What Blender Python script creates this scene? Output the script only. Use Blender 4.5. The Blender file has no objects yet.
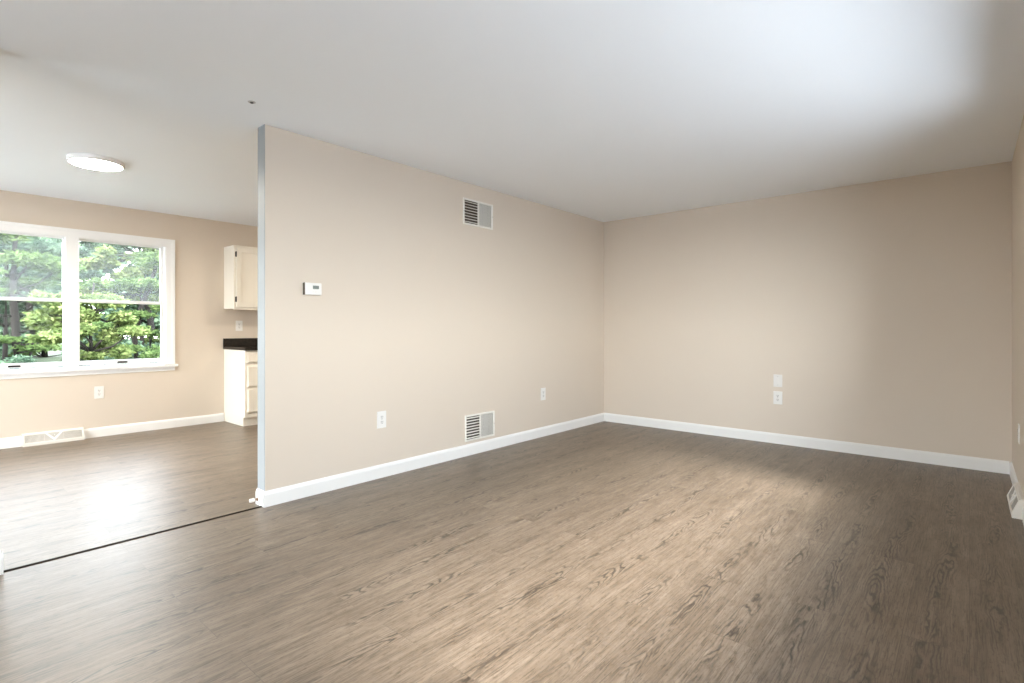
import bpy, bmesh, math, random
from mathutils import Vector, Matrix

C = bpy.context.scene.collection
S = bpy.context.scene
PI = math.pi
random.seed(7)

# ------------------------------------------------------------------ camera
H = 1.14
cam_d = bpy.data.cameras.new('camera')
cam_d.sensor_width = 36.0
cam_d.lens = 530.0 / 1024.0 * 36.0
cam_d.shift_y = -13.5 / 1024.0
cam_d.clip_start = 0.02
cam_d.clip_end = 500
cam = bpy.data.objects.new('camera', cam_d)
cam.location = (0, 0, H)
cam.rotation_euler = (PI / 2, 0, math.radians(40.80))
C.objects.link(cam)
S.camera = cam

# ------------------------------------------------------------------ view
S.view_settings.view_transform = 'Standard'
S.view_settings.look = 'None'
S.view_settings.gamma = 1.0
S.view_settings.use_curve_mapping = False
S.view_settings.exposure = 0.48
S.cycles.use_denoising = True
S.cycles.max_bounces = 14
S.cycles.diffuse_bounces = 8
S.cycles.transparent_max_bounces = 12
S.cycles.sample_clamp_indirect = 8.0
S.cycles.caustics_reflective = False
S.cycles.caustics_refractive = False

# ------------------------------------------------------------------ sky
SKY = 10.5
w = bpy.data.worlds.new('sky')
S.world = w
w.use_nodes = True
nt = w.node_tree
bg = nt.nodes['Background']
tc = nt.nodes.new('ShaderNodeTexCoord')
sx = nt.nodes.new('ShaderNodeSeparateXYZ')
nt.links.new(tc.outputs['Generated'], sx.inputs[0])
rp = nt.nodes.new('ShaderNodeValToRGB')
rp.color_ramp.elements[0].position = 0.0
rp.color_ramp.elements[0].color = (0.95, 0.98, 1.0, 1)
rp.color_ramp.elements[1].position = 0.9
rp.color_ramp.elements[1].color = (0.72, 0.83, 1.0, 1)
nt.links.new(sx.outputs['Z'], rp.inputs[0])
nt.links.new(rp.outputs[0], bg.inputs['Color'])
# added boost: sky made brighter towards -Y to light the dining side
mneg = nt.nodes.new('ShaderNodeMath')
mneg.operation = 'MULTIPLY'
mneg.inputs[1].default_value = -1.0
nt.links.new(sx.outputs['Y'], mneg.inputs[0])
mmax = nt.nodes.new('ShaderNodeMath')
mmax.operation = 'MAXIMUM'
mmax.inputs[1].default_value = 0.0
nt.links.new(mneg.outputs[0], mmax.inputs[0])
mad = nt.nodes.new('ShaderNodeMath')
mad.operation = 'MULTIPLY_ADD'
mad.inputs[1].default_value = SKY * 0.7
mad.inputs[2].default_value = SKY
mpw = nt.nodes.new('ShaderNodeMath')
mpw.operation = 'POWER'
mpw.inputs[1].default_value = 3.0
nt.links.new(mmax.outputs[0], mpw.inputs[0])
nt.links.new(mpw.outputs[0], mad.inputs[0])
nt.links.new(mad.outputs[0], bg.inputs['Strength'])

# ------------------------------------------------------------------ sun behind thin cloud, through the window by the camera
sl = bpy.data.lights.new('sun', 'SUN')
sl.energy = 9.0
sl.angle = math.radians(18.0)
sl.color = (1.0, 0.98, 0.97)
so = bpy.data.objects.new('sun', sl)
so.rotation_euler = Vector((-0.74, 0.17, -0.67)).to_track_quat('-Z', 'Y').to_euler()
C.objects.link(so)


def portal(name, loc, rot, sx_, sy_):
    """sampling guide for the sky in a window opening (gives no light itself)"""
    l = bpy.data.lights.new(name, 'AREA')
    l.shape = 'RECTANGLE'
    l.size, l.size_y = sx_, sy_
    l.cycles.is_portal = True
    o = bpy.data.objects.new(name, l)
    o.location, o.rotation_euler = loc, rot
    C.objects.link(o)


# window openings: (y0, y1, z0, z1) on the two long walls, (x0, x1, z0, z1) on the front wall
CEIL = 2.44
PX = -3.40            # partition, living-room face
WX = -6.91            # dining window wall
RX = 0.25             # wall by the camera
BY = 5.671            # living-room back wall
FY = -2.6             # wall behind the camera
PT = 0.105            # partition thickness
PE = 1.530            # partition open end
SE = 0.305            # other side of the opening
WIN1 = (0.30, 2.01, 0.72, 2.09)
WIN2 = (0.60, 4.08, 0.92, 2.16)
FILL_FRONT = (-3.25, -1.75, 0.10, 2.20)
FILL_DINING = (-6.55, -4.0, 0.06, 2.10)
portal('portal_dining', (WX - 0.16, (WIN1[0] + WIN1[1]) / 2, (WIN1[2] + WIN1[3]) / 2), (0, -PI / 2, 0),
       WIN1[3] - WIN1[2], WIN1[1] - WIN1[0])
portal('portal_living', (RX + 0.16, (WIN2[0] + WIN2[1]) / 2, (WIN2[2] + WIN2[3]) / 2), (0, PI / 2, 0),
       WIN2[3] - WIN2[2], WIN2[1] - WIN2[0])
portal('portal_fill_dining', ((FILL_DINING[0] + FILL_DINING[1]) / 2, -1.3 - 0.16, (FILL_DINING[2] + FILL_DINING[3]) / 2), (PI / 2, 0, 0),
       FILL_DINING[1] - FILL_DINING[0], FILL_DINING[3] - FILL_DINING[2])
portal('portal_front', ((FILL_FRONT[0] + FILL_FRONT[1]) / 2, FY - 0.16, (FILL_FRONT[2] + FILL_FRONT[3]) / 2), (PI / 2, 0, 0),
       FILL_FRONT[1] - FILL_FRONT[0], FILL_FRONT[3] - FILL_FRONT[2])


# ------------------------------------------------------------------ materials
def new_mat(name):
    m = bpy.data.materials.new(name)
    m.use_nodes = True
    n = m.node_tree
    return m, n, n.nodes['Principled BSDF']


def set_in(b, k, v):
    if k in b.inputs:
        b.inputs[k].default_value = v


def paint(name, col, rough=0.6, var=0.03, scale=3.0, bump=0.02, bscale=220.0, spec=0.3, metal=0.0):
    """painted / plastic / metal surface with faint mottling and grain"""
    m, n, b = new_mat(name)
    N, L = n.nodes, n.links
    t = N.new('ShaderNodeTexCoord')
    no = N.new('ShaderNodeTexNoise')
    no.inputs['Scale'].default_value = scale
    no.inputs['Detail'].default_value = 3
    L.new(t.outputs['Object'], no.inputs['Vector'])
    mx = N.new('ShaderNodeMix')
    mx.data_type = 'RGBA'
    mx.inputs['A'].default_value = (*[c * (1 - var) for c in col], 1)
    mx.inputs['B'].default_value = (*[min(1, c * (1 + var)) for c in col], 1)
    L.new(no.outputs['Fac'], mx.inputs['Factor'])
    L.new(mx.outputs['Result'], b.inputs['Base Color'])
    b.inputs['Roughness'].default_value = rough
    set_in(b, 'Specular IOR Level', spec)
    set_in(b, 'Metallic', metal)
    if bump:
        n2 = N.new('ShaderNodeTexNoise')
        n2.inputs['Scale'].default_value = bscale
        n2.inputs['Detail'].default_value = 2
        L.new(t.outputs['Object'], n2.inputs['Vector'])
        bp = N.new('ShaderNodeBump')
        bp.inputs['Strength'].default_value = bump
        bp.inputs['Distance'].default_value = 0.002
        L.new(n2.outputs['Fac'], bp.inputs['Height'])
        L.new(bp.outputs['Normal'], b.inputs['Normal'])
    return m


M_WALL = paint('beige_wall_paint', (0.675, 0.588, 0.495), 0.55, 0.02, 1.5, 0.06, 160)
M_END = paint('cool_grey_end', (0.32, 0.34, 0.35), 0.5, 0.02, 1.5, 0.03, 160)
M_CEIL = paint('white_ceiling_paint', (0.86, 0.89, 0.925), 0.8, 0.012, 2.0, 0.05, 120)
M_TRIM = paint('white_trim_paint', (0.84, 0.83, 0.81), 0.35, 0.015, 4.0, 0.02)
M_WINDOW = paint('white_vinyl', (0.86, 0.86, 0.86), 0.35, 0.01, 4.0, 0.0)
M_CAB = paint('cream_cabinet_paint', (0.80, 0.75, 0.66), 0.35, 0.015, 5.0, 0.02)
M_PLATE = paint('white_plastic', (0.80, 0.78, 0.75), 0.35, 0.01, 8.0, 0.0)
M_RECEPT = paint('off_white_plastic', (0.77, 0.745, 0.715), 0.4, 0.01, 8.0, 0.0)
M_DARK = paint('dark_slot', (0.03, 0.028, 0.026), 0.7, 0.05, 20, 0.0)
M_PANEL = paint('shaded_grey_enamel', (0.56, 0.53, 0.49), 0.5, 0.05, 20, 0.0)  # shade on the register's centre panel, put into its grey
M_SLOT = paint('shaded_slot', (0.40, 0.375, 0.34), 0.8, 0.1, 20, 0.0)
M_DUCT = paint('duct_interior', (0.07, 0.055, 0.04), 0.8, 0.15, 20, 0.0)
M_VENT = paint('off_white_enamel', (0.82, 0.79, 0.73), 0.4, 0.015, 8, 0.0)
M_BLACKIRON = paint('black_iron', (0.012, 0.012, 0.012), 0.7, 0.1, 30, 0.05, spec=0.1)
M_LIFT = paint('dark_bronze_plastic', (0.03, 0.027, 0.024), 0.7, 0.1, 30, 0.0, spec=0.1)
M_LCD = paint('grey_green_display', (0.13, 0.15, 0.13), 0.25, 0.08, 40, 0.0)
M_SIDE_SHADE = paint('side_shade_brown', (0.09, 0.07, 0.045), 0.5, 0.05, 30, 0.0)
M_SCREW = paint('painted_screw', (0.45, 0.43, 0.40), 0.4, 0.05, 30, 0.0)
M_STRIP = paint('dark_transition_strip', (0.022, 0.016, 0.012), 0.8, 0.2, 25, 0.05, spec=0.1)
M_RUBBER = paint('white_rubber', (0.80, 0.77, 0.72), 0.6, 0.02, 10, 0.0)
M_BRASS = paint('worn_brass', (0.30, 0.20, 0.13), 0.45, 0.1, 20, 0.0, metal=0.5)
M_OUT = paint('pale_siding', (0.6, 0.58, 0.55), 0.7, 0.03, 3, 0.0)
M_SPOT = paint('grey_spot', (0.10, 0.10, 0.10), 0.6, 0.1, 30, 0.0)
M_SPOT2 = paint('pale_grey_spot', (0.55, 0.55, 0.55), 0.7, 0.1, 30, 0.0)


def granite():
    m, n, b = new_mat('black_granite')
    N, L = n.nodes, n.links
    t = N.new('ShaderNodeTexCoord')
    v = N.new('ShaderNodeTexVoronoi')
    v.inputs['Scale'].default_value = 140
    L.new(t.outputs['Object'], v.inputs['Vector'])
    r = N.new('ShaderNodeValToRGB')
    r.color_ramp.elements[0].color = (0.010, 0.009, 0.008, 1)
    r.color_ramp.elements[1].color = (0.035, 0.026, 0.02, 1)
    r.color_ramp.elements[0].position = 0.35
    L.new(v.outputs['Color'], r.inputs[0])
    L.new(r.outputs[0], b.inputs['Base Color'])
    b.inputs['Roughness'].default_value = 0.12
    set_in(b, 'Specular IOR Level', 0.3)
    return m


M_GRANITE = granite()


def glass(name, haze=0.0):
    m = bpy.data.materials.new(name)
    m.use_nodes = True
    n = m.node_tree
    N, L = n.nodes, n.links
    N.remove(N['Principled BSDF'])
    out = N['Material Output']
    tr = N.new('ShaderNodeBsdfTransparent')
    tr.inputs[0].default_value = (0.96, 0.975, 0.97, 1)
    gl = N.new('ShaderNodeBsdfGlossy')
    gl.inputs['Roughness'].default_value = 0.01
    fr = N.new('ShaderNodeFresnel')
    fr.inputs[0].default_value = 1.12
    mx = N.new('ShaderNodeMixShader')
    L.new(fr.outputs[0], mx.inputs[0])
    L.new(tr.outputs[0], mx.inputs[1])
    L.new(gl.outputs[0], mx.inputs[2])
    last = mx
    if haze:
        # uneven pale veil, imitates glare and reflections washing out the pane
        t = N.new('ShaderNodeTexCoord')
        no = N.new('ShaderNodeTexNoise')
        no.inputs['Scale'].default_value = 5
        L.new(t.outputs['Object'], no.inputs['Vector'])
        mr = N.new('ShaderNodeMapRange')
        mr.inputs['To Min'].default_value = haze * 0.7
        mr.inputs['To Max'].default_value = haze * 1.3
        L.new(no.outputs['Fac'], mr.inputs['Value'])
        tl = N.new('ShaderNodeBsdfTranslucent')
        tl.inputs[0].default_value = (0.85, 0.87, 0.88, 1)
        m2 = N.new('ShaderNodeMixShader')
        L.new(mr.outputs[0], m2.inputs[0])
        L.new(mx.outputs[0], m2.inputs[1])
        L.new(tl.outputs[0], m2.inputs[2])
        last = m2
    L.new(last.outputs[0], out.inputs['Surface'])
    return m


M_GLASS = glass('window_glass')
M_GLASS_HAZY = glass('hazed_window_glass', 0.035)


def lamp_mat(strength):
    m, n, b = new_mat('lit_diffuser')
    N, L = n.nodes, n.links
    b.inputs['Base Color'].default_value = (0.9, 0.9, 0.9, 1)
    b.inputs['Roughness'].default_value = 0.4
    set_in(b, 'Emission Color', (1.0, 0.91, 0.76, 1))
    set_in(b, 'Emission Strength', strength)
    return m


M_LAMP = lamp_mat(95.0)


def floor_mat():
    m, n, b = new_mat('grey_brown_wood_planks')
    N, L = n.nodes, n.links

    def math_(op, a, bb=None, c=None):
        q = N.new('ShaderNodeMath')
        q.operation = op
        for i, v in enumerate((a, bb, c)):
            if v is None:
                continue
            if isinstance(v, (int, float)):
                q.inputs[i].default_value = v
            else:
                L.new(v, q.inputs[i])
        return q.outputs[0]

    def comb(x, y, z):
        q = N.new('ShaderNodeCombineXYZ')
        for i, v in enumerate((x, y, z)):
            if isinstance(v, (int, float)):
                q.inputs[i].default_value = v
            else:
                L.new(v, q.inputs[i])
        return q.outputs[0]

    def noise(vec, wv, scale, detail, rough=0.5, dist=0.0):
        q = N.new('ShaderNodeTexNoise')
        q.noise_dimensions = '4D'
        L.new(vec, q.inputs['Vector'])
        if isinstance(wv, (int, float)):
            q.inputs['W'].default_value = wv
        else:
            L.new(wv, q.inputs['W'])
        q.inputs['Scale'].default_value = scale
        q.inputs['Detail'].default_value = detail
        q.inputs['Roughness'].default_value = rough
        q.inputs['Distortion'].default_value = dist
        return q.outputs['Fac']

    def ramp(v, stops):
        q = N.new('ShaderNodeValToRGB')
        e = q.color_ramp.elements
        while len(e) < len(stops):
            e.new(0.5)
        for i, (p, c) in enumerate(stops):
            e[i].position = p
            e[i].color = (*c, 1) if isinstance(c, tuple) else (c, c, c, 1)
        L.new(v, q.inputs[0])
        return q.outputs[0]

    def mix(f, a, bb, mode='MIX'):
        q = N.new('ShaderNodeMix')
        q.data_type = 'RGBA'
        q.blend_type = mode
        for k, v in (('Factor', f), ('A', a), ('B', bb)):
            if isinstance(v, (int, float)):
                q.inputs[k].default_value = v
            elif isinstance(v, tuple):
                q.inputs[k].default_value = (*v, 1)
            else:
                L.new(v, q.inputs[k])
        return q.outputs['Result']

    t = N.new('ShaderNodeTexCoord')
    sp = N.new('ShaderNodeSeparateXYZ')
    L.new(t.outputs['Object'], sp.inputs[0])
    X, Y = sp.outputs[0], sp.outputs[1]
    PW, PL = 0.190, 1.22
    br = N.new('ShaderNodeTexBrick')
    L.new(comb(Y, X, 0.0), br.inputs['Vector'])
    br.offset = 0.37
    br.offset_frequency = 2
    br.inputs['Color1'].default_value = (0, 0, 0, 1)
    br.inputs['Color2'].default_value = (1, 1, 1, 1)
    br.inputs['Scale'].default_value = 1.0
    br.inputs['Brick Width'].default_value = PL
    br.inputs['Row Height'].default_value = PW
    br.inputs['Mortar Size'].default_value = 0.0010
    br.inputs['Mortar Smooth'].default_value = 0.3
    rnd = N.new('ShaderNodeSeparateColor')
    L.new(br.outputs['Color'], rnd.inputs[0])
    R = rnd.outputs[0]
    row = math_('FLOOR', math_('DIVIDE', X, PW))
    W = math_('ADD', math_('MULTIPLY', R, 37.0), math_('MULTIPLY', row, 3.71))
    seam = br.outputs['Fac']

    # across-plank coordinate -1..1
    u = math_('SUBTRACT', math_('MULTIPLY', math_('FRACT', math_('DIVIDE', X, PW)), 2.0), 1.0)
    # the heart of a board wanders along its length
    wob = noise(comb(0.0, math_('MULTIPLY', Y, 1.1), 0.0), math_('ADD', W, 5.0), 1.0, 1.0)
    uh = math_('SUBTRACT', u, math_('MULTIPLY', math_('SUBTRACT', wob, 0.5), 1.5))
    uh2 = math_('MULTIPLY', uh, uh)
    # growth rings: contour lines of a field stretched along the board (cathedral figure)
    f1 = noise(comb(math_('MULTIPLY', X, 8.0), math_('MULTIPLY', Y, 1.5), 0.0), W, 1.0, 3.0, 0.5, 0.2)
    f2 = noise(comb(math_('MULTIPLY', X, 70), math_('MULTIPLY', Y, 22), 0.0), W, 1.0, 2.0)
    fld = math_('ADD', math_('ADD', math_('MULTIPLY', f1, 1.0), math_('MULTIPLY', uh2, 0.75)),
                math_('ADD', math_('MULTIPLY', f2, 0.07), math_('MULTIPLY', Y, 0.22)))
    rings = math_('MULTIPLY', math_('ADD', math_('SINE', math_('MULTIPLY', fld, 92.0)), 1.0), 0.5)
    rings = math_('POWER', rings, 2.6)
    hm = ramp(math_('ABSOLUTE', uh), [(0.12, 1.0), (0.60, 0.0)])
    pm = ramp(noise(comb(math_('MULTIPLY', X, 9), math_('MULTIPLY', Y, 1.8), 0.0), math_('ADD', W, 9.0), 1.0, 4.0, 0.62),
              [(0.40, 0.0), (0.56, 1.0)])
    ringm = math_('MULTIPLY', math_('MULTIPLY', rings, pm), math_('ADD', math_('MULTIPLY', hm, 0.88), 0.12))
    # fine pores / streaks
    s1 = noise(comb(math_('MULTIPLY', X, 230), math_('MULTIPLY', Y, 9), 0.0), W, 1.0, 3.0, 0.6)
    s2 = noise(comb(math_('MULTIPLY', X, 52), math_('MULTIPLY', Y, 2.6), 0.0), W, 1.0, 5.0, 0.68)
    s3 = noise(comb(math_('MULTIPLY', X, 120), math_('MULTIPLY', Y, 34), 0.0), math_('ADD', W, 2.0), 1.0, 4.0, 0.7)
    blot = noise(comb(math_('MULTIPLY', X, 14), math_('MULTIPLY', Y, 4.5), 0.0), W, 1.0, 4.0, 0.62)

    base = ramp(s2, [(0.32, (0.082, 0.056, 0.034)), (0.50, (0.172, 0.126, 0.084)), (0.68, (0.262, 0.203, 0.147))])
    col = mix(0.45, base, ramp(blot, [(0.30, (0.096, 0.066, 0.042)), (0.70, (0.250, 0.191, 0.141))]))
    col = mix(1.0, col, ramp(R, [(0.0, (0.92, 0.91, 0.90)), (1.0, (1.07, 1.07, 1.07))]), 'MULTIPLY')
    col = mix(1.0, col, ramp(s1, [(0.34, (0.58, 0.55, 0.52)), (0.50, (1.06, 1.06, 1.06))]), 'MULTIPLY')
    col = mix(1.0, col, ramp(s3, [(0.36, (0.72, 0.69, 0.66)), (0.47, (1.04, 1.04, 1.04))]), 'MULTIPLY')
    col = mix(math_('MULTIPLY', ringm, 0.86), col, (0.026, 0.017, 0.011))
    col = mix(math_('MULTIPLY', seam, 0.45), col, (0.045, 0.032, 0.021))
    L.new(col, b.inputs['Base Color'])
    ro = N.new('ShaderNodeMapRange')
    ro.inputs['To Min'].default_value = 0.34
    ro.inputs['To Max'].default_value = 0.48
    L.new(s2, ro.inputs['Value'])
    L.new(ro.outputs[0], b.inputs['Roughness'])
    set_in(b, 'Specular IOR Level', 0.85)
    hgt = math_('SUBTRACT', math_('MULTIPLY', s1, 0.5), math_('ADD', math_('MULTIPLY', ringm, 0.5), seam))
    bp = N.new('ShaderNodeBump')
    bp.inputs['Strength'].default_value = 0.22
    bp.inputs['Distance'].default_value = 0.002
    L.new(hgt, bp.inputs['Height'])
    L.new(bp.outputs['Normal'], b.inputs['Normal'])
    return m


M_FLOOR = floor_mat()


def leaf_mat(name, c1, c2, c3, trans=0.35):
    m = bpy.data.materials.new(name)
    m.use_nodes = True
    n = m.node_tree
    N, L = n.nodes, n.links
    N.remove(N['Principled BSDF'])
    out = N['Material Output']
    t = N.new('ShaderNodeTexCoord')
    no = N.new('ShaderNodeTexNoise')
    no.inputs['Scale'].default_value = 3.2
    no.inputs['Detail'].default_value = 6
    no.inputs['Roughness'].default_value = 0.7
    L.new(t.outputs['Object'], no.inputs['Vector'])
    r = N.new('ShaderNodeValToRGB')
    e = r.color_ramp.elements
    e.new(0.5)
    for i, (p, c) in enumerate(((0.33, c1), (0.5, c2), (0.67, c3))):
        e[i].position = p
        e[i].color = (*c, 1)
    L.new(no.outputs['Fac'], r.inputs[0])
    d = N.new('ShaderNodeBsdfDiffuse')
    tl = N.new('ShaderNodeBsdfTranslucent')
    mx = N.new('ShaderNodeMixShader')
    mx.inputs[0].default_value = trans
    L.new(r.outputs[0], d.inputs[0])
    L.new(r.outputs[0], tl.inputs[0])
    L.new(d.outputs[0], mx.inputs[1])
    L.new(tl.outputs[0], mx.inputs[2])
    L.new(mx.outputs[0], out.inputs['Surface'])
    return m


M_PINE = leaf_mat('pine_needles', (0.026, 0.045, 0.019), (0.092, 0.140, 0.050), (0.20, 0.265, 0.100))
M_BRIGHT = leaf_mat('yellow_green_leaves', (0.036, 0.058, 0.020), (0.145, 0.190, 0.066), (0.30, 0.335, 0.14))
M_BLUE = leaf_mat('blue_green_needles', (0.0264, 0.0447, 0.0316), (0.0994, 0.1521, 0.0994), (0.2281, 0.3159, 0.1930))
M_BARK = paint('grey_brown_bark', (0.018, 0.0145, 0.012), 0.9, 0.35, 14, 0.3, 40)
M_BOUNCE_RIGHT = paint('grey_bounce_ground', (0.32, 0.325, 0.33), 0.95, 0.2, 1.5, 0.0)  # unseen ground on the right, grey level set for light bounced indoors
M_LAWN = paint('lawn_grass', (0.035, 0.05, 0.02), 0.95, 0.4, 1.5, 0.0)
M_BOUNCE = paint('pale_bounce_ground', (0.46, 0.46, 0.46), 0.95, 0.3, 1.5, 0.0)  # unseen ground, made pale to bounce daylight onto the ceilings


# ------------------------------------------------------------------ mesh helpers
def box(bm, lo, hi, bev=0.0, seg=2):
    a = [min(lo[i], hi[i]) for i in range(3)]
    b = [max(lo[i], hi[i]) for i in range(3)]
    v = [bm.verts.new((x, y, z)) for x in (a[0], b[0]) for y in (a[1], b[1]) for z in (a[2], b[2])]
    idx = ((0, 1, 3, 2), (4, 6, 7, 5), (0, 4, 5, 1), (2, 3, 7, 6), (0, 2, 6, 4), (1, 5, 7, 3))
    fs = [bm.faces.new([v[i] for i in f]) for f in idx]
    if bev > 0:
        es = list({e for f in fs for e in f.edges})
        bmesh.ops.bevel(bm, geom=es, offset=bev, segments=seg, affect='EDGES', profile=0.5)


def prism(bm, pts, axis, a, b):
    """extrude polygon pts (2-D) along axis from a to b; 2-D coords map to the two remaining axes in order"""
    def p3(p, t):
        q = list(p)
        q.insert(axis, t)
        return q
    va = [bm.verts.new(p3(p, a)) for p in pts]
    vb = [bm.verts.new(p3(p, b)) for p in pts]
    k = len(pts)
    bm.faces.new(va)
    bm.faces.new(list(reversed(vb)))
    for i in range(k):
        bm.faces.new((va[i], vb[i], vb[(i + 1) % k], va[(i + 1) % k]))
    bmesh.ops.recalc_face_normals(bm, faces=bm.faces[:])


def tube(bm, pts, rad, n=10, cap=True):
    """round tube through points with a radius per point"""
    rings = []
    up = Vector((0, 0, 1))
    for i, p in enumerate(pts):
        p = Vector(p)
        d = (Vector(pts[min(i + 1, len(pts) - 1)]) - Vector(pts[max(i - 1, 0)])).normalized()
        a = d.cross(up)
        if a.length < 1e-4:
            a = d.cross(Vector((1, 0, 0)))
        a.normalize()
        c = d.cross(a).normalized()
        r = rad[i] if isinstance(rad, (list, tuple)) else rad
        rings.append([bm.verts.new(p + r * (math.cos(2 * PI * k / n) * a + math.sin(2 * PI * k / n) * c)) for k in range(n)])
    for A, B in zip(rings, rings[1:]):
        for k in range(n):
            bm.faces.new((A[k], A[(k + 1) % n], B[(k + 1) % n], B[k]))
    if cap:
        bm.faces.new(list(reversed(rings[0])))
        bm.faces.new(rings[-1])
    bmesh.ops.recalc_face_normals(bm, faces=bm.faces[:])


def lathe(bm, prof, n=32, center=(0, 0, 0)):
    """profile of (radius, z), revolved about z"""
    cx, cy, cz = center
    rings = []
    for r, z in prof:
        if r < 1e-6:
            rings.append([bm.verts.new((cx, cy, cz + z))])
        else:
            rings.append([bm.verts.new((cx + r * math.cos(2 * PI * k / n), cy + r * math.sin(2 * PI * k / n), cz + z)) for k in range(n)])
    for A, B in zip(rings, rings[1:]):
        for k in range(n):
            k2 = (k + 1) % n
            if len(A) == 1 and len(B) == 1:
                continue
            if len(A) == 1:
                bm.faces.new((A[0], B[k], B[k2]))
            elif len(B) == 1:
                bm.faces.new((A[k], A[k2], B[0]))
            else:
                bm.faces.new((A[k], A[k2], B[k2], B[k]))
    bmesh.ops.recalc_face_normals(bm, faces=bm.faces[:])


def obj(name, bm, mat, parent=None, smooth=False, loc=None, rotz=None):
    me = bpy.data.meshes.new(name)
    bmesh.ops.recalc_face_normals(bm, faces=bm.faces[:]) if len(bm.faces) < 20000 else None
    bm.to_mesh(me)
    bm.free()
    me.materials.append(mat)
    if smooth:
        for p in me.polygons:
            p.use_smooth = True
    o = bpy.data.objects.new(name, me)
    C.objects.link(o)
    if parent is not None:
        o.parent = parent
    if loc is not None:
        o.location = loc
    if rotz is not None:
        o.rotation_euler = (0, 0, rotz)
    return o


def B():
    return bmesh.new()


def boxes(name, mat, parent, *bb, bev=0.0, smooth=False):
    bm = B()
    for lo, hi in bb:
        box(bm, lo, hi, bev)
    return obj(name, bm, mat, parent, smooth)


def struct(name, bm, mat, parent=None):
    o = obj(name, bm, mat, parent)
    if parent is None:
        o['kind'] = 'structure'
    return o


def thing(name, label, cat, loc=(0, 0, 0), rotz=0.0, group=None):
    o = bpy.data.objects.new(name, None)
    o.empty_display_size = 0.1
    C.objects.link(o)
    o.location = loc
    o.rotation_euler = (0, 0, rotz)
    o['label'], o['category'] = label, cat
    if group:
        o['group'] = group
    return o


def dup(root, loc, rotz, label, group=None):
    r = root.copy()
    C.objects.link(r)
    r.location, r.rotation_euler = loc, (0, 0, rotz)
    r['label'] = label
    if group:
        r['group'] = group
    for ch in list(root.children):
        c = ch.copy()
        C.objects.link(c)
        c.parent = r
        for g in list(ch.children):
            d = g.copy()
            C.objects.link(d)
            d.parent = c
    return r


# wall-mounted things: local x = right along the wall seen from the room, z = up, -y = out of the wall
R_PART, R_BACK, R_RIGHT = PI / 2, 0.0, -PI / 2

# ------------------------------------------------------------------ the rooms
WT = 0.14   # outer wall thickness
DY0 = -1.3  # dining room, wall behind
KY1 = 5.55  # kitchen, far wall

bm = B()
box(bm, (PX - 0.0175, FY - WT, -0.12), (RX + WT, BY + WT, 0.0))
box(bm, (WX - WT, DY0 - WT, -0.12), (PX - 0.0175, BY + WT, 0.0))
struct('floor', bm, M_FLOOR)
bm = B()
box(bm, (PX - 0.06, FY - WT, CEIL), (RX + WT, BY + WT, CEIL + 0.15))
box(bm, (WX - WT, DY0 - WT, CEIL), (PX - 0.06, BY + WT, CEIL + 0.15))
struct('ceiling', bm, M_CEIL)


def wall_y(name, x0, x1, y0, y1, hole=None):
    """wall that runs along Y between x0..x1, with an optional opening (ya, yb, za, zb)"""
    bm = B()
    if hole is None:
        box(bm, (x0, y0, 0), (x1, y1, CEIL))
    else:
        ya, yb, za, zb = hole
        box(bm, (x0, y0, 0), (x1, ya, CEIL))
        box(bm, (x0, yb, 0), (x1, y1, CEIL))
        box(bm, (x0, ya, 0), (x1, yb, za))
        box(bm, (x0, ya, zb), (x1, yb, CEIL))
    return struct(name, bm, M_WALL)


wall_y('wall_window', WX - WT, WX, DY0 - WT, BY + WT, WIN1)
wall_y('wall_right', RX, RX + WT, FY - WT, BY + WT, WIN2)
bm = B()
box(bm, (WX, BY, 0), (RX, BY + WT, CEIL))
struct('wall_back', bm, M_WALL)
bm = B()
box(bm, (PX - PT, PE, 0), (PX, BY, CEIL), 0.004, 2)
struct('wall_partition', bm, M_WALL)
bm = B()
box(bm, (PX - PT, FY, 0), (PX, SE, CEIL), 0.004, 2)
struct('wall_left', bm, M_WALL)
bm = B()
xa, xb, za, zb = FILL_FRONT
box(bm, (PX - PT, FY - WT, 0), (xa, FY, CEIL))
box(bm, (xb, FY - WT, 0), (RX, FY, CEIL))
box(bm, (xa, FY - WT, 0), (xb, FY, za))
box(bm, (xa, FY - WT, zb), (xb, FY, CEIL))
struct('wall_front', bm, M_WALL)
bm = B()
xa, xb, za, zb = FILL_DINING
box(bm, (WX, DY0 - WT, 0), (xa, DY0, CEIL))
box(bm, (xb, DY0 - WT, 0), (PX - PT, DY0, CEIL))
box(bm, (xa, DY0 - WT, 0), (xb, DY0, za))
box(bm, (xa, DY0 - WT, zb), (xb, DY0, CEIL))
struct('wall_dining', bm, M_WALL)

bm = B()
box(bm, (PX - PT + 0.003, PE - 0.0025, 0.098), (PX - 0.003, PE + 0.001, CEIL))  # thin sheet over the partition end, cooler and greyer than the wall
struct('partition_end_sheet', bm, M_END)
# baseboards: profile (out, up)
BBH, BBT = 0.100, 0.014
PROF = [(0, 0), (BBT, 0), (BBT, BBH - 0.022), (BBT - 0.004, BBH - 0.010), (BBT - 0.009, BBH - 0.002), (0, BBH)]


def base_y(name, x, y0, y1, sgn):
    bm = B()
    prism(bm, [(x + sgn * o, z) for o, z in PROF], 1, y0, y1)
    return bm


def base_x(name, y, x0, x1, sgn):
    bm = B()
    prism(bm, [(y + sgn * o, z) for o, z in PROF], 0, x0, x1)
    return bm


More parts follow.
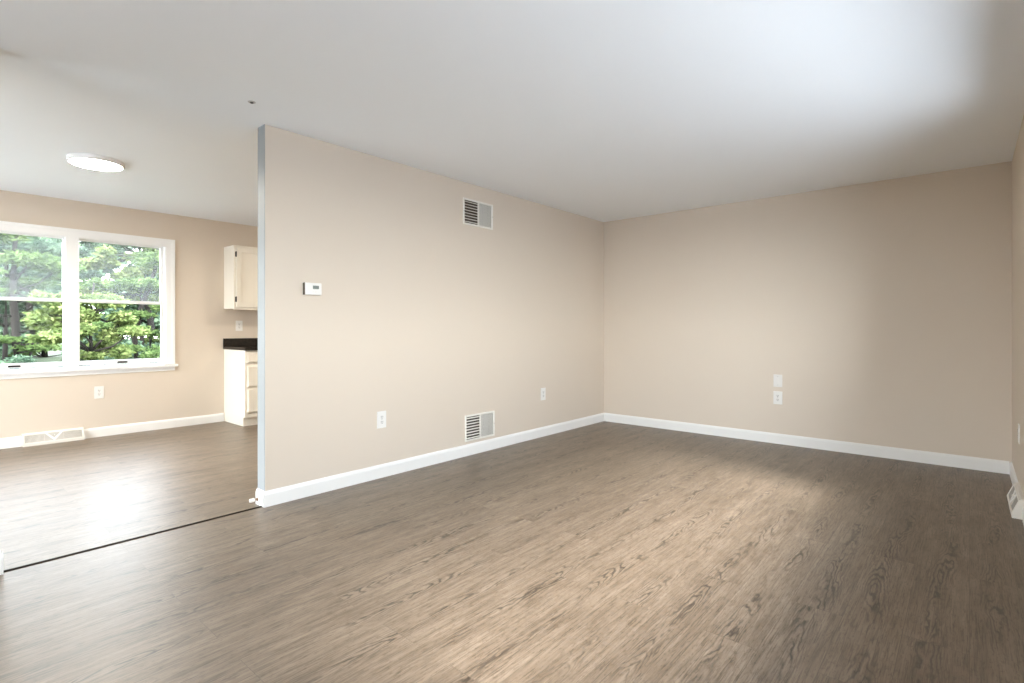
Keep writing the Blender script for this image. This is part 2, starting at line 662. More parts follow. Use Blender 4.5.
# partition: living side and the return around the open end
bm = base_y('', PX, PE - BBT, BY, 1)
bm2 = base_x('', PE, PX - PT, PX + BBT * 0.6, -1)
me_tmp = bpy.data.meshes.new('tmp')
bm2.to_mesh(me_tmp)
bm2.free()
bm.from_mesh(me_tmp)
bpy.data.meshes.remove(me_tmp)
struct('baseboard_partition', bm, M_TRIM)
struct('baseboard_back', base_x('', BY, PX + BBT, RX - BBT, -1), M_TRIM)
struct('baseboard_right', base_y('', RX, 4.89, BY, -1), M_TRIM)
struct('baseboard_right', base_y('', RX, FY, 4.32, -1), M_TRIM)
struct('baseboard_window', base_y('', WX, DY0, 0.775, 1), M_TRIM)
struct('baseboard_window', base_y('', WX, 1.250, 2.604, 1), M_TRIM)
bm = base_y('', PX, FY, SE + BBT, 1)
bm2 = base_x('', SE, PX - PT, PX + BBT * 0.6, 1)
me_tmp = bpy.data.meshes.new('tmp')
bm2.to_mesh(me_tmp)
bm2.free()
bm.from_mesh(me_tmp)
bpy.data.meshes.remove(me_tmp)
struct('baseboard_left', bm, M_TRIM)

# dark transition strip across the opening
bm = B()
prism(bm, [(PX - 0.028, 0.0), (PX - 0.008, 0.0), (PX - 0.010, 0.004), (PX - 0.026, 0.004)], 1, SE + BBT, PE - BBT)
struct('trim_1', bm, M_STRIP)


# ------------------------------------------------------------------ windows
def hung_unit(parent, y0, y1, z0, zm, z1, x):
    """one double-hung unit; glass y0..y1, z0..z1, meeting rail at zm; x = interior wall face"""
    st = 0.032
    for nm, za, zb, xo, g in (('upper_sash', zm - 0.016, z1, -0.075, M_GLASS_HAZY), ('lower_sash', z0, zm + 0.016, -0.045, M_GLASS)):
        bm = B()
        xa, xb = x + xo, x + xo + 0.028
        bt = 0.045 if nm == 'lower_sash' else 0.03
        tp = 0.03
        ya, yb = y0 - st, y1 + st
        zlo = za if nm == 'upper_sash' else za - bt
        zhi = zb + st if nm == 'upper_sash' else zb
        glo = za + (0.032 if nm == 'upper_sash' else 0.0)
        ghi = zb if nm == 'upper_sash' else zb - 0.032
        box(bm, (xa, ya, zlo), (xb, y0, zhi), 0.003)
        box(bm, (xa, y1, zlo), (xb, yb, zhi), 0.003)
        box(bm, (xa, y0, zlo), (xb, y1, glo), 0.003)
        box(bm, (xa, y0, ghi), (xb, y1, zhi), 0.003)
        s = obj(nm, bm, M_WINDOW, parent)
        boxes('pane', g, s, ((x + xo + 0.011, y0 - 0.005, glo - 0.005), (x + xo + 0.017, y1 + 0.005, ghi + 0.005)))
        if nm == 'lower_sash':
            yc = (y0 + y1) / 2
            bm = B()
            box(bm, (xb - 0.001, yc - 0.045, z0 - 0.036), (xb + 0.012, yc + 0.045, z0 - 0.020), 0.004)
            box(bm, (xb + 0.008, yc - 0.040, z0 - 0.026), (xb + 0.016, yc + 0.040, z0 - 0.018), 0.003)
            obj('sash_lift', bm, M_LIFT, s)


bm = B()
# jamb lining, head and the centre mullion
y0, y1, z0, z1 = WIN1
GL, GR = (0.366, 1.089), (1.222, 1.945)
d0 = WX - WT - 0.01
box(bm, (d0, y0, z0), (WX + 0.002, y0 + 0.034, z1), 0.002)
box(bm, (d0, y1 - 0.034, z0), (WX + 0.002, y1, z1), 0.002)
box(bm, (d0, y0, z1 - 0.020), (WX + 0.002, y1, z1), 0.002)
box(bm, (d0, y0, z0), (WX + 0.002, y1, z0 + 0.018), 0.002)
box(bm, (d0, 1.118, z0), (WX - 0.004, 1.193, z1), 0.002)
win1 = struct('window_1', bm, M_WINDOW)
hung_unit(win1, GL[0], GL[1], 0.80, 1.420, 2.042, WX)
hung_unit(win1, GR[0], GR[1], 0.80, 1.420, 2.042, WX)
# casing with a stepped profile (two layers), mitred look
bm = B()
co, ci = (0.236, 2.075), (0.325, 1.985)
for (a, b_, th) in ((0.0, 0.030, 0.020), (0.030, 0.089, 0.013)):
    box(bm, (WX - 0.001, co[0] + a, 0.73), (WX + th, co[0] + b_, 2.148 - b_))
    box(bm, (WX - 0.001, co[1] - b_, 0.73), (WX + th, co[1] - a, 2.148 - b_))
    box(bm, (WX - 0.001, co[0] + a, 2.148 - b_), (WX + th, co[1] - a, 2.148 - a))
box(bm, (WX - 0.012, 1.100, 0.73), (WX + 0.012, 1.211, 2.062), 0.003)
obj('casing', bm, M_WINDOW, win1)
bm = B()
box(bm, (WX - 0.03, 0.215, 0.700), (WX + 0.055, 2.098, 0.728), 0.006)
obj('window_stool', bm, M_WINDOW, win1)
bm = B()
box(bm, (WX - 0.001, 0.236, 0.655), (WX + 0.016, 2.075, 0.702), 0.004)
obj('apron', bm, M_WINDOW, win1)

# window by the camera (outside the frame): source of the living room's daylight
bm = B()
y0, y1, z0, z1 = WIN2
xa, xb = RX + 0.05, RX + 0.09
box(bm, (xa, y0, z0), (xb, y1, z0 + 0.05))
box(bm, (xa, y0, z1 - 0.05), (xb, y1, z1))
for yy in (y0, y0 + 0.72, y1 - 0.77, y1 - 0.05):
    box(bm, (xa, yy, z0), (xb, yy + 0.05, z1))
win2 = struct('window_2', bm, M_WINDOW)
boxes('pane', M_GLASS, win2, ((xa + 0.015, y0 + 0.02, z0 + 0.02), (xa + 0.021, y1 - 0.02, z1 - 0.02)))
bm = B()
box(bm, (RX - 0.014, y0 - 0.07, z0 - 0.07), (RX + 0.001, y0, z1 + 0.07), 0.003)
box(bm, (RX - 0.014, y1, z0 - 0.07), (RX + 0.001, y1 + 0.07, z1 + 0.07), 0.003)
box(bm, (RX - 0.014, y0, z1), (RX + 0.001, y1, z1 + 0.07), 0.003)
box(bm, (RX - 0.014, y0, z0 - 0.07), (RX + 0.001, y1, z0), 0.003)
obj('casing', bm, M_WINDOW, win2)
# unseen glazed opening behind the camera, added to let in more daylight
bm = B()
xa, xb, za, zb = FILL_FRONT
for xx in (xa, (xa + xb) / 2 - 0.03, xb - 0.06):
    box(bm, (xx, FY - 0.10, za), (xx + 0.06, FY - 0.05, zb))
box(bm, (xa, FY - 0.10, za), (xb, FY - 0.05, za + 0.06))
box(bm, (xa, FY - 0.10, zb - 0.06), (xb, FY - 0.05, zb))
fill_front = struct('added_glazing_front', bm, M_WINDOW)
boxes('pane', M_GLASS, fill_front, ((xa + 0.02, FY - 0.078, za + 0.02), (xb - 0.02, FY - 0.072, zb - 0.02)))
# unseen sliding glass door, added to bring daylight into the dining room
bm = B()
xa, xb, za, zb = FILL_DINING
for xx in (xa, (xa + xb) / 2 - 0.04, xb - 0.08):
    box(bm, (xx, DY0 - 0.10, za), (xx + 0.08, DY0 - 0.05, zb))
box(bm, (xa, DY0 - 0.10, za), (xb, DY0 - 0.05, za + 0.09))
box(bm, (xa, DY0 - 0.10, zb - 0.08), (xb, DY0 - 0.05, zb))
fill_dining = struct('added_glass_door', bm, M_WINDOW)
boxes('pane', M_GLASS, fill_dining, ((xa + 0.02, DY0 - 0.078, za + 0.02), (xb - 0.02, DY0 - 0.072, zb - 0.02)))
# roof overhang outside
bm = B()
box(bm, (RX + WT, FY - WT - 0.9, 2.45), (RX + WT + 0.35, BY + WT + 0.4, 2.62))
struct('roof_1', bm, M_OUT)
bm = B()
box(bm, (WX - WT - 0.4, FY - WT - 0.4, CEIL + 0.15), (RX + WT + 0.35, BY + WT + 0.4, CEIL + 0.35))
struct('roof_2', bm, M_OUT)

# ------------------------------------------------------------------ ground outside
bm = B()
for (a, b_, c, d) in ((WX - WT, RX + WT, -90, FY - WT), (WX - WT, PX - PT, FY - WT, DY0 - WT), (WX - WT, RX + WT, BY + WT, 90)):
    box(bm, (a, c, -0.75), (b_, d, -0.45))
struct('ground', bm, M_BOUNCE)
bm = B()
box(bm, (RX + WT, -90, -0.75), (70, 90, -0.45))
struct('bounce_ground_right', bm, M_BOUNCE_RIGHT)
bm = B()
box(bm, (-90, -90, -0.75), (WX - WT, 90, -0.45))
struct('lawn', bm, M_LAWN)


# ------------------------------------------------------------------ outlets and plates
def make_outlet(label, loc, rz, w_=0.078, h_=0.120):
    t = thing('wall_outlet', label, 'outlet', loc, rz, 'wall outlets')
    boxes('cover_plate', M_PLATE, t, ((-w_ / 2, -0.006, -h_ / 2), (w_ / 2, 0.0, h_ / 2)), bev=0.0025)
    for s in (1, -1):
        bm = B()
        pts = []
        for k in range(24):
            a = 2 * PI * k / 24
            pts.append((0.0172 * math.cos(a), s * 0.0195 + max(-0.0135, min(0.0135, 0.0172 * math.sin(a)))))
        prism(bm, pts, 1, -0.0085, -0.004)
        r = obj('receptacle', bm, M_RECEPT, t)
        bm = B()
        zc = s * 0.0195
        box(bm, (-0.0080, -0.0090, zc - 0.001), (-0.0052, -0.0080, zc + 0.0085))
        box(bm, (0.0052, -0.0090, zc - 0.001), (0.0080, -0.0080, zc + 0.0075))
        box(bm, (-0.0025, -0.0090, zc - 0.0105), (0.0025, -0.0080, zc - 0.0055))
        obj('slot', bm, M_DARK, r)
    bm = B()
    tube(bm, [(0, -0.0075, 0), (0, -0.004, 0)], 0.0032, 12)
    obj('screw', bm, M_SCREW, t)
    return t


o1 = make_outlet('white duplex outlet low on the partition wall, between thermostat end and lower vent',
                 (PX, 2.412, 0.441), R_PART, 0.082, 0.128)
dup(o1, (PX, 4.437, 0.445), R_PART, 'white duplex outlet low on the partition wall between lower vent and room corner')
dup(o1, (-1.430, BY, 0.452), R_BACK, 'white duplex outlet below the blank cover plate on the back wall')
dup(o1, (RX, 4.83, 0.445), R_RIGHT, 'white outlet on the narrow strip of side wall above the baseboard vent')
dup(o1, (WX, 1.377, 0.465), R_PART, 'white duplex outlet on the dining wall under the double window')
dup(o1, (WX, 2.785, 1.168), R_PART, 'white outlet above the black counter, under the wall cabinet')

t = thing('cover_plate', 'blank white cover plate on the back wall just above an outlet', 'plate', (-1.430, BY, 0.620), R_BACK)
boxes('plate', M_RECEPT, t, ((-0.040, -0.006, -0.061), (0.040, 0, 0.061)), bev=0.0025)
for s in (1, -1):
    bm = B()
    tube(bm, [(0, -0.0075, s * 0.042), (0, -0.005, s * 0.042)], 0.0032, 12)
    obj('screw', bm, M_SCREW, t)

# ------------------------------------------------------------------ thermostat
t = thing('thermostat', 'small white thermostat with grey display near the open end of the partition wall', 'thermostat',
          (PX, 1.842, 1.405), R_PART)
boxes('backplate', M_PLATE, t, ((-0.064, -0.006, -0.042), (0.064, 0, 0.042)), bev=0.002)
bm = B()
box(bm, (-0.061, -0.031, -0.041), (0.061, -0.005, 0.041), 0.005, 3)
obj('housing', bm, M_PLATE, t)
boxes('shaded_side', M_SIDE_SHADE, t, ((-0.0635, -0.0305, -0.0405), (-0.0600, -0.005, 0.0405)), bev=0.001)  # shade on the left side, put into a dark strip
boxes('display', M_LCD, t, ((-0.004, -0.0325, 0.000), (0.040, -0.030, 0.023)), bev=0.001)
boxes('button', M_RECEPT, t, ((-0.004, -0.0335, -0.022), (0.008, -0.030, -0.014)), bev=0.001)
boxes('button', M_RECEPT, t, ((0.012, -0.0335, -0.022), (0.024, -0.030, -0.014)), bev=0.001)


# ------------------------------------------------------------------ wall registers
def make_register(label, loc, w_=0.385, h_=0.235):
    t = thing('wall_register', label, 'vent', loc, R_PART, 'wall registers on the partition')
    f = 0.016
    bm = B()
    W2, H2 = w_ / 2, h_ / 2
    box(bm, (-W2, -0.010, -H2), (-W2 + f, 0, H2), 0.003)
    box(bm, (W2 - f, -0.010, -H2), (W2, 0, H2), 0.003)
    box(bm, (-W2 + f - 0.003, -0.010, -H2), (W2 - f + 0.003, 0, -H2 + f), 0.003)
    box(bm, (-W2 + f - 0.003, -0.010, H2 - f), (W2 - f + 0.003, 0, H2), 0.003)
    box(bm, (-0.007, -0.009, -H2 + f), (0.007, 0, H2 - f), 0.002)
    obj('frame', bm, M_VENT, t)
    boxes('duct', M_DUCT, t, ((-W2 + f, -0.0008, -H2 + f), (W2 - f, -0.0003, H2 - f)))
    # left bank: level louvres tilted open; right bank: upright fins turned towards the room's open side
    bm = B()
    n = 8
    hh = (h_ - 2 * f) / n
    for k in range(n):
        z = -H2 + f + (k + 0.5) * hh
        prism(bm, [(-0.0015, z - 0.0025), (-0.0090, z - 0.0052), (-0.0090, z - 0.0034), (-0.0015, z + 0.0035)], 0, -W2 + f, -0.009)
    obj('louver_bank', bm, M_VENT, t)
    bm = B()
    n = 15
    ww = (W2 - f - 0.009) / n
    for k in range(n):
        x = 0.009 + (k + 0.5) * ww
        prism(bm, [(x - ww * 0.52, -0.0078), (x - ww * 0.52 + 0.0014, -0.0084), (x + ww * 0.50, -0.0042), (x + ww * 0.50 - 0.001, -0.0034)], 2, -H2 + f, H2 - f)
    obj('fin_bank', bm, M_VENT, t)
    for s in (-1, 1):
        bm = B()
        tube(bm, [(s * (W2 - f / 2), -0.0125, 0), (s * (W2 - f / 2), -0.009, 0)], 0.004, 12)
        obj('screw', bm, M_SCREW, t)
    return t


r1 = make_register('off-white metal vent high on the partition wall, close under the ceiling', (PX, 3.463, 2.180))
dup(r1, (PX, 3.487, 0.2425), R_PART, 'off-white metal vent low on the partition wall, just above the baseboard')


# ------------------------------------------------------------------ baseboard registers
def make_base_register(label, loc, rz, w_=0.47, h_=0.118, dp=0.058):
    t = thing('baseboard_register', label, 'vent', loc, rz, 'baseboard registers')
    W2 = w_ / 2
    prof = [(0, 0), (-dp, 0), (-dp, 0.020), (-0.022, h_ - 0.006), (-0.016, h_), (0, h_)]
    bm = B()
    prism(bm, prof, 0, -W2, W2)
    obj('body', bm, M_VENT, t)
    # sloping face: raised rim and chevron between dark slots
    P0, P1 = Vector((0, -dp, 0.020)), Vector((0, -0.022, h_ - 0.006))
    v = (P1 - P0)
    ln = v.length
    v.normalize()
    nn = Vector((0, -v.z, v.y))

    def quad(bm, x0_, s0, x1_, s1, x2_, s2, x3_, s3, th):
        a = [P0 + v * s + nn * 0.0005 + Vector((x, 0, 0)) for x, s in ((x0_, s0), (x1_, s1), (x2_, s2), (x3_, s3))]
        bt_ = [bm.verts.new(p) for p in a]
        tp_ = [bm.verts.new(p + nn * th) for p in a]
        bm.faces.new(bt_)
        bm.faces.new(tp_)
        for i in range(4):
            bm.faces.new((bt_[i], bt_[(i + 1) % 4], tp_[(i + 1) % 4], tp_[i]))
    nsl = 52
    for half in (-1, 1):
        bm = B()
        for k in range(nsl):
            x = -W2 + 0.018 + (w_ - 0.036) * (k + 0.5) / nsl
            if x * half < 0.078:
                continue
            quad(bm, x - 0.0026, ln * 0.14, x + 0.0026, ln * 0.14, x + 0.0026, ln * 0.86, x - 0.0026, ln * 0.86, 0.0006)
        obj('grille', bm, M_SLOT, t)
    bm = B()
    quad(bm, -0.074, ln * 0.12, 0.074, ln * 0.12, 0.074, ln * 0.88, -0.074, ln * 0.88, 0.0006)
    obj('centre_panel', bm, M_PANEL, t)
    bm = B()
    for z_a, z_b in ((0.0, 0.10), (0.90, 1.0)):
        quad(bm, -W2, ln * z_a, W2, ln * z_a, W2, ln * z_b, -W2, ln * z_b, 0.004)
    for s in (-1, 1):
        quad(bm, s * W2, 0, s * (W2 - 0.014), 0, s * (W2 - 0.014), ln, s * W2, ln, 0.004)
    obj('rim', bm, M_VENT, t)
    bm = B()
    for s in (-1, 1):
        quad(bm, s * 0.072, ln * 0.92, s * 0.052, ln * 0.92, -s * 0.001, ln * 0.36, s * 0.001, ln * 0.10, 0.005)
    obj('chevron', bm, M_TRIM, t)
    bm = B()
    box(bm, (-0.004, -dp * 0.62 - 0.012, h_ * 0.66), (0.004, -dp * 0.45, h_ * 0.74), 0.001)
    obj('damper_lever', bm, M_VENT, t)
    return t


br1 = make_base_register('long off-white baseboard vent with a chevron, on the floor under the double window',
                         (WX, 1.012, 0.0), R_PART)
dup(br1, (RX, 4.605, 0.0), R_RIGHT, 'off-white baseboard vent cut off by the photo edge, on the narrow side wall')

# ------------------------------------------------------------------ ceiling light
t = thing('ceiling_light', 'round flat white ceiling light, switched on, in front of the double window', 'light', (-5.125, 1.005, CEIL))
bm = B()
RL = 0.178
lathe(bm, [(0, 0), (RL, 0), (RL + 0.002, -0.006), (RL, -0.034), (RL - 0.006, -0.038), (RL - 0.014, -0.036), (RL - 0.016, -0.028), (0, -0.028)], 64)
obj('rim', bm, M_WINDOW, t, True)
bm = B()
lathe(bm, [(RL - 0.0165, -0.029), (RL - 0.018, -0.037), (RL * 0.7, -0.041), (0, -0.043)], 64)
obj('diffuser', bm, M_LAMP, t, True)

dup(t, (-5.05, 3.75, CEIL), 0, 'round flat white fill light added unseen behind the partition wall')  # copy of the dining lamp, added out of view to brighten the kitchen

# small dark spot in the ceiling by the open end of the partition
t = thing('ceiling_plug', 'small dark grey plug on the ceiling near the open end of the partition', 'plug', (-3.126, 1.33, CEIL))
bm = B()
lathe(bm, [(0, 0), (0.021, 0), (0.021, -0.001), (0.019, -0.002), (0.011, -0.003), (0, -0.003)], 24)
obj('plate', bm, M_SPOT2, t)
bm = B()
lathe(bm, [(0.0105, -0.0028), (0.010, -0.005), (0.006, -0.008), (0, -0.009)], 20)
obj('cap', bm, M_SPOT, t, True)

# ------------------------------------------------------------------ door stop on the baseboard end
t = thing('door_stop', 'tiny white door stop sticking out of the baseboard at the partition end', 'door stop',
          (PX - 0.078, PE - BBT, 0.036))
bm = B()
tube(bm, [(0, 0.001, 0), (0, -0.004, 0), (0, -0.006, 0)], [0.012, 0.012, 0.008], 16)
obj('base', bm, M_BRASS, t)
bm = B()
tube(bm, [(0, -0.005, 0), (0, -0.022, 0)], 0.006, 12)
obj('rod', bm, M_BRASS, t)
bm = B()
tube(bm, [(0, -0.020, 0), (0, -0.022, 0), (0, -0.046, 0), (0, -0.050, 0)], [0.009, 0.0125, 0.0125, 0.009], 16)
obj('tip', bm, M_RUBBER, t, True)

# ------------------------------------------------------------------ kitchen cabinets
CY = 2.608


def panel_door(bm, y0, y1, z0, z1, x, fr=0.055):
    """framed door front in plane x (front faces +X)"""
    box(bm, (x, y0, z0), (x + 0.012, y1, z1), 0.002)
    box(bm, (x + 0.010, y0, z0), (x + 0.020, y0 + fr, z1), 0.003)
    box(bm, (x + 0.010, y1 - fr, z0), (x + 0.020, y1, z1), 0.003)
    box(bm, (x + 0.010, y0 + fr - 0.003, z0), (x + 0.020, y1 - fr + 0.003, z0 + fr), 0.003)
    box(bm, (x + 0.010, y0 + fr - 0.003, z1 - fr), (x + 0.020, y1 - fr + 0.003, z1), 0.003)


t = thing('wall_cabinet', 'cream wall cabinet with black hinges, hung beside the partition edge', 'cabinet', (WX, CY, 1.36))
W_, D_, HT = 0.80, 0.295, 0.768
bm = B()
box(bm, (0, 0, 0.012), (D_ - 0.018, W_, HT), 0.002)
for a, b_ in ((0.0, 0.038), (W_ / 2 - 0.019, W_ / 2 + 0.019), (W_ - 0.038, W_)):
    box(bm, (D_ - 0.020, a, 0), (D_, b_, HT), 0.002)
box(bm, (D_ - 0.020, 0.03, 0), (D_, W_ - 0.03, 0.045), 0.002)
box(bm, (D_ - 0.020, 0.03, HT - 0.045), (D_, W_ - 0.03, HT), 0.002)
obj('cabinet_body', bm, M_CAB, t)
for a, b_, hs in ((0.026, W_ / 2 - 0.006, 0), (W_ / 2 + 0.006, W_ - 0.026, 1)):
    bm = B()
    panel_door(bm, a, b_, 0.030, HT - 0.030, D_)
    d = obj('door', bm, M_CAB, t)
    hy = a if hs == 0 else b_
    for hz in (0.123, 0.660):
        bm = B()
        sg = -1 if hs == 0 else 1
        box(bm, (D_ - 0.001, hy + sg * 0.012, hz - 0.030), (D_ + 0.006, hy, hz + 0.030), 0.001)
        tube(bm, [(D_ + 0.012, hy + sg * 0.003, hz - 0.032), (D_ + 0.012, hy + sg * 0.003, hz + 0.032)], 0.0065, 10)
        obj('hinge', bm, M_BLACKIRON, d)

t = thing('base_cabinet', 'cream base cabinet with a stack of drawers under the black counter', 'cabinet', (WX, CY, 0.0))
D2, HB = 0.600, 0.880
bm = B()
box(bm, (0.003, 0, 0.105), (D2 - 0.018, 0.92, HB), 0.002)
for a, b_ in ((0.0, 0.038), (0.45, 0.488), (0.882, 0.92)):
    box(bm, (D2 - 0.020, a, 0.105), (D2, b_, HB), 0.002)
for a, b_ in ((0.105, 0.150), (HB - 0.030, HB)):
    box(bm, (D2 - 0.020, 0.03, a), (D2, 0.89, b_), 0.002)
for a, b_ in ((0.436, 0.466), (0.690, 0.745)):
    box(bm, (D2 - 0.020, 0.03, a), (D2, 0.46, b_), 0.002)
obj('cabinet_body', bm, M_CAB, t)
boxes('toe_kick', M_CAB, t, ((0.003, 0.004, 0), (D2 - 0.055, 0.916, 0.106)), bev=0.001)
for a, b_ in ((0.160, 0.440), (0.456, 0.700), (0.737, 0.866)):
    bm = B()
    box(bm, (D2, 0.024, a), (D2 + 0.010, 0.462, b_), 0.003)
    box(bm, (D2 + 0.008, 0.032, a + 0.008), (D2 + 0.019, 0.454, b_ - 0.008), 0.005)
    obj('drawer', bm, M_CAB, t)
bm = B()
panel_door(bm, 0.476, 0.894, 0.140, 0.866, D2)
obj('door', bm, M_CAB, t)

t = thing('countertop', 'black granite counter with short backsplash on top of the cream base cabinet', 'countertop', (WX, CY, 0.88))
bm = B()
box(bm, (0.0, -0.012, 0.0), (0.635, 0.94, 0.034), 0.005, 3)
obj('slab', bm, M_GRANITE, t)
bm = B()
box(bm, (0.0, -0.012, 0.034), (0.020, 0.94, 0.132), 0.002)
obj('backsplash', bm, M_GRANITE, t)


# ------------------------------------------------------------------ trees beyond the window
def leaf_mesh(pads, n, size, seed, flat=0.35, elong=2.6):
    """thousands of small leaf blades gathered in the branch pads: (centre, (rx, ry, rz))"""
    rng = random.Random(seed)
    vs, fs = [], []
    vols = [p[1][0] * p[1][1] * p[1][2] for p in pads]
    tot = sum(v ** 0.7 for v in vols)
    for (c, rad), vol in zip(pads, vols):
        k = int(n * vol ** 0.7 / tot)
        for _ in range(k):
            while True:
                p = Vector((rng.uniform(-1, 1), rng.uniform(-1, 1), rng.uniform(-1, 1)))
                if 0.12 < p.length < 1:
                    break
            p = p * (0.55 + 0.45 * rng.random())
            q = Vector((c[0] + p.x * rad[0], c[1] + p.y * rad[1], c[2] + p.z * rad[2]))
            d = Vector((p.x * 1.0 + rng.gauss(0, 0.5), p.y * 1.0 + rng.gauss(0, 0.5), p.z * flat + rng.gauss(0, 0.35)))
            if d.length < 0.01:
                continue
            d.normalize()
            s = Vector((rng.gauss(0, 1), rng.gauss(0, 1), rng.gauss(0, 1))).cross(d)
            if s.length < 0.01:
                continue
            s.normalize()
            ln_ = size * rng.uniform(0.6, 1.4)
            wd = ln_ / elong
            i = len(vs)
            vs += [q - d * ln_ * 0.5, q + s * wd * 0.5, q + d * ln_ * 0.5, q - s * wd * 0.5]
            fs.append((i, i + 1, i + 2, i + 3))
    return vs, fs


def make_tree(label, loc, trunk, pads, n, size, mat, seed, branches=None, kind='tree', elong=2.6):
    t = thing(kind, label, 'tree', loc, 0.0, 'trees outside the dining window')
    rng = random.Random(seed * 13 + 1)
    bm = B()
    tube(bm, [p for p, r in trunk], [r for p, r in trunk], 12)
    for path, r0 in (branches or []):
        rr = [r0 * (1 - 0.75 * i / (len(path) - 1)) for i in range(len(path))]
        tube(bm, path, rr, 7)
    # limbs from the trunk to the pads
    for c, rad in pads:
        c = Vector(c)
        best = min((Vector(p) for p, r in trunk), key=lambda p: (p - c - Vector((0, 0, -0.3))).length)
        mid = best.lerp(c, 0.5) + Vector((rng.uniform(-.1, .1), rng.uniform(-.1, .1), rng.uniform(-.15, .05)))
        tube(bm, [best, mid, c], [0.035, 0.024, 0.008], 6)
        for k in range(4):
            e = c + Vector((rng.uniform(-.8, .8) * rad[0], rng.uniform(-.8, .8) * rad[1], rng.uniform(-.5, .5) * rad[2]))
            tube(bm, [mid.lerp(c, 0.4 + 0.15 * k), e], [0.014, 0.005], 5)
    obj('trunk', bm, M_BARK, t, True)
    vs, fs = leaf_mesh(pads, n, size, seed, elong=elong)
    me = bpy.data.meshes.new('foliage')
    me.from_pydata(vs, [], fs)
    me.materials.append(mat)
    o = bpy.data.objects.new('foliage', me)
    C.objects.link(o)
    o.parent = t
    return t


def pads_random(rng, n, y, z, x, ry, rz):
    out = []
    for _ in range(n):
        out.append(((rng.uniform(*x), rng.uniform(*y), rng.uniform(*z)),
                    (rng.uniform(*ry), rng.uniform(*ry), rng.uniform(*rz))))
    return out


G = -0.45
rng = random.Random(3)
# tall dark pine at the left of the view
tr = [((0, 0, 0), .12), ((0.02, 0.03, 1.2), .11), ((0, -0.05, 2.6), .095), ((0.05, 0, 4.2), .07), ((0, 0, 6.2), .04), ((0, 0, 8), .02)]
pd = [((0.5, -0.9, 2.55), (.9, .9, .16)), ((0.7, 0.7, 2.35), (.9, .7, .15)), ((0.6, -0.6, 1.3), (.8, .9, .12)),
      ((0.8, 1.0, 1.75), (.8, .9, .15)), ((-0.6, .2, 2.9), (.9, 1.0, .16)), ((0.5, -1.0, 3.1), (.9, .9, .2)),
      ((0.2, 0.3, 3.5), (1.1, 1.0, .25)), ((0.2, 0.9, 3.3), (.7, .7, .18)), ((0, -.7, 4.2), (1.2, 1.2, .4)),
      ((0, .6, 4.7), (1.1, 1.1, .4)), ((0, 0, 5.6), (1.0, 1.0, .5)), ((0, 0, 6.8), (.7, .7, .6)), ((.4, .5, 1.05), (.6, .7, .12))]
bz = [([(0, 0, 1.9), (0.3, -0.7, 2.0), (0.4, -1.6, 1.95)], .03), ([(0, 0, 1.75), (0.4, 0.9, 1.95), (0.5, 1.9, 2.15)], .035),
      ([(0, 0, 1.1), (0.4, 0.8, 1.2), (0.6, 1.9, 1.5)], .03), ([(0, 0, 2.3), (0.5, 0.7, 2.5), (0.6, 1.4, 2.45)], .03),
      ([(0, 0, 0.9), (0.5, 0.7, 1.0), (0.8, 1.5, 0.85)], .025), ([(0, 0, 1.45), (0.5, 0.5, 1.6), (0.8, 1.3, 1.5)], .025)]
make_tree('dark pine with a bare grey trunk, seen through the left lower pane', (-20.0, 2.12, G), tr, pd, 9000, .20, M_PINE, 11, bz, 'pine_tree', 4.0)
# slim second trunk beside it
tr = [((0, 0, 0), .07), ((0.02, 0.03, 1.6), .06), ((0, 0.04, 3.2), .05), ((0.05, 0, 5.0), .025)]
pd = pads_random(rng, 16, (-1.1, 1.0), (2.4, 5.0), (-.8, .8), (.4, .7), (.15, .28))
make_tree('slim blue-green pine left of the dark pine, at the window edge', (-22.6, 2.15, G), tr, pd, 9000, .19, M_BLUE, 12, None, 'pine_tree', 4.0)
# bright yellow-green tree in the middle, nearer
tr = [((0, 0, 0), .05), ((0.0, 0.05, 1.0), .045), ((0.1, 0.0, 1.9), .035), ((0.0, 0.1, 2.7), .02)]
pd = pads_random(rng, 26, (-.95, .85), (0.9, 2.35), (-.5, .6), (.25, .48), (.13, .24))
make_tree('bright yellow-green young tree, seen in the right lower pane', (-16.3, 3.05, G), tr, pd, 9000, .13, M_BRIGHT, 13, None, 'young_tree', 2.2)
# low shrubs
pd = pads_random(rng, 12, (-.9, .9), (.25, .95), (-.3, .3), (.3, .5), (.18, .28))
make_tree('low green shrub at the foot of the right lower pane', (-17.6, 5.6, G), [((0, 0, 0), .04), ((0, 0, .4), .03), ((0, 0, .9), .015)],
          pd, 8000, .12, M_PINE, 14, None, 'shrub', 2.4)
pd = pads_random(rng, 12, (-.8, .6), (.2, .75), (-.3, .3), (.3, .45), (.15, .25))
make_tree('low bluish shrub below the bare pine trunk in the left pane', (-17.9, 1.75, G), [((0, 0, 0), .04), ((0, 0, .35), .03), ((0, 0, .8), .015)],
          pd, 6000, .12, M_BLUE, 15, None, 'shrub', 3.0)
pd = pads_random(rng, 14, (-.8, .8), (.2, 1.0), (-.3, .3), (.25, .42), (.15, .25))
make_tree('low leafy shrub below the window mullion, right of the bluish shrub', (-18.6, 3.75, G), [((0, 0, 0), .03), ((0, 0, .35), .025), ((0, 0, .9), .015)],
          pd, 7000, .12, M_BLUE, 19, None, 'shrub', 2.4)
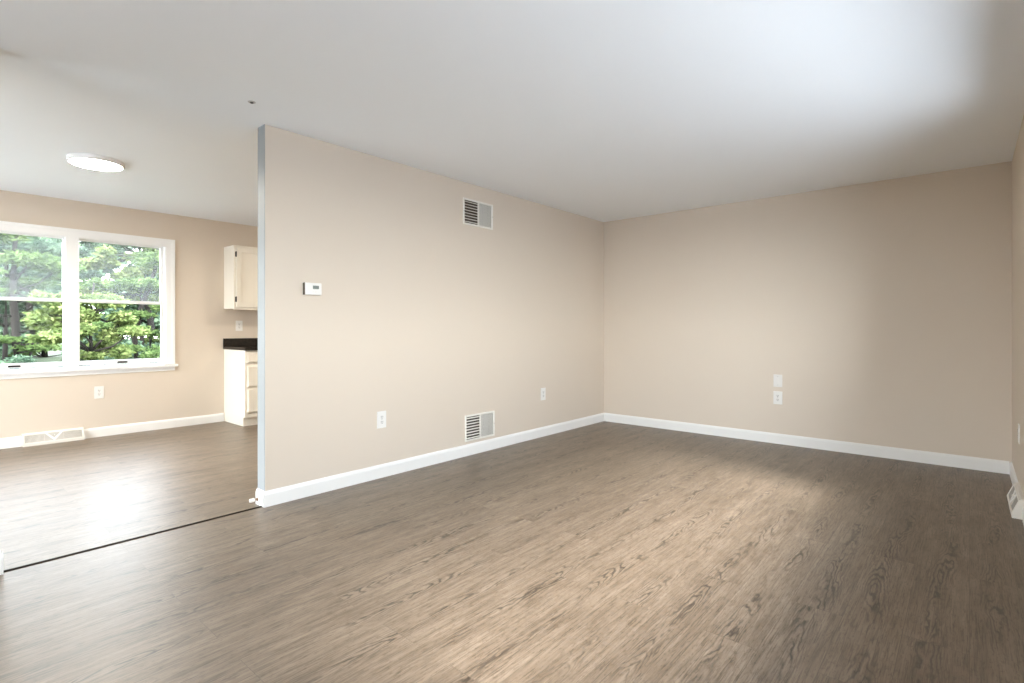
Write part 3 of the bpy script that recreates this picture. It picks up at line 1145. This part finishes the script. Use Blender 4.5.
# pine on the right with a leaning limb
tr = [((0, 0, 0), .12), ((0.0, -0.1, 1.3), .105), ((0.1, 0.1, 2.4), .085), ((0.0, 0.5, 3.6), .06), ((0, 0.7, 5.4), .03)]
pd = [((0.4, -0.8, 1.65), (.7, .8, .14)), ((0.5, 0.6, 1.4), (.7, .7, .14)), ((0.4, -.2, 2.05), (.7, .7, .14)),
      ((0.4, 0.9, 2.3), (.7, .7, .2)), ((0.3, -1.0, 3.0), (.8, .8, .25)), ((0.4, 0, 3.1), (.8, .8, .25)),
      ((0, .7, 4.0), (1.0, 1.0, .4)), ((0, .6, 5.0), (.8, .8, .5)), ((0.3, -.5, .9), (.6, .8, .14))]
make_tree('green pine with a leaning trunk behind the right lower pane', (-21.9, 5.45, G), tr, pd, 9000, .19, M_PINE, 16, None, 'pine_tree', 3.6)
# tall leafy trees filling the upper panes
tr = [((0, 0, 0), .13), ((0.0, 0.1, 1.6), .11), ((0.0, -0.1, 3.0), .09), ((0.1, -0.3, 4.4), .06), ((0, -.4, 6), .03)]
pd = pads_random(rng, 44, (-1.8, 1.4), (2.6, 5.6), (-.9, .6), (.35, .65), (.18, .36))
make_tree('tall yellow-green leafy tree filling the right upper pane', (-24.3, 6.4, G), tr, pd, 17000, .18, M_BRIGHT, 17, None, 'leafy_tree', 2.0)
tr = [((0, 0, 0), .13), ((0.0, 0.1, 1.6), .11), ((0.0, -0.1, 3.0), .09), ((0.1, -0.3, 4.4), .06), ((0, -.4, 6), .03)]
pd = pads_random(rng, 40, (-1.7, 1.7), (1.0, 5.2), (-.9, .6), (.4, .75), (.2, .4))
make_tree('hazy green leafy tree filling the left upper pane', (-26.5, 3.2, G), tr, pd, 16000, .20, M_BLUE, 18, None, 'leafy_tree', 2.0)
# distant trees
for i, (xx, yy, mat, lab) in enumerate(((-33.0, 1.8, M_BLUE, 'distant round tree far behind the dark pine trunk'),
                                        (-38.0, 5.2, M_PINE, 'distant round tree far behind the window mullion'),
                                        (-33.0, 8.4, M_BLUE, 'distant round tree far behind the leaning pine'),
                                        (-38.0, 12.0, M_BRIGHT, 'distant round tree at the far right edge of the window view'))):
    pd = pads_random(rng, 44, (-2.1, 2.1), (.2, 6.4), (-1, 1), (.6, 1.0), (.4, .7))
    make_tree(lab, (xx, yy, G), [((0, 0, 0), .15), ((0, 0, 1.5), .13), ((0, 0.1, 3), .09), ((0, 0, 5.5), .04)], pd, 22000, .26, mat, 20 + i, None, 'leafy_tree', 1.8)
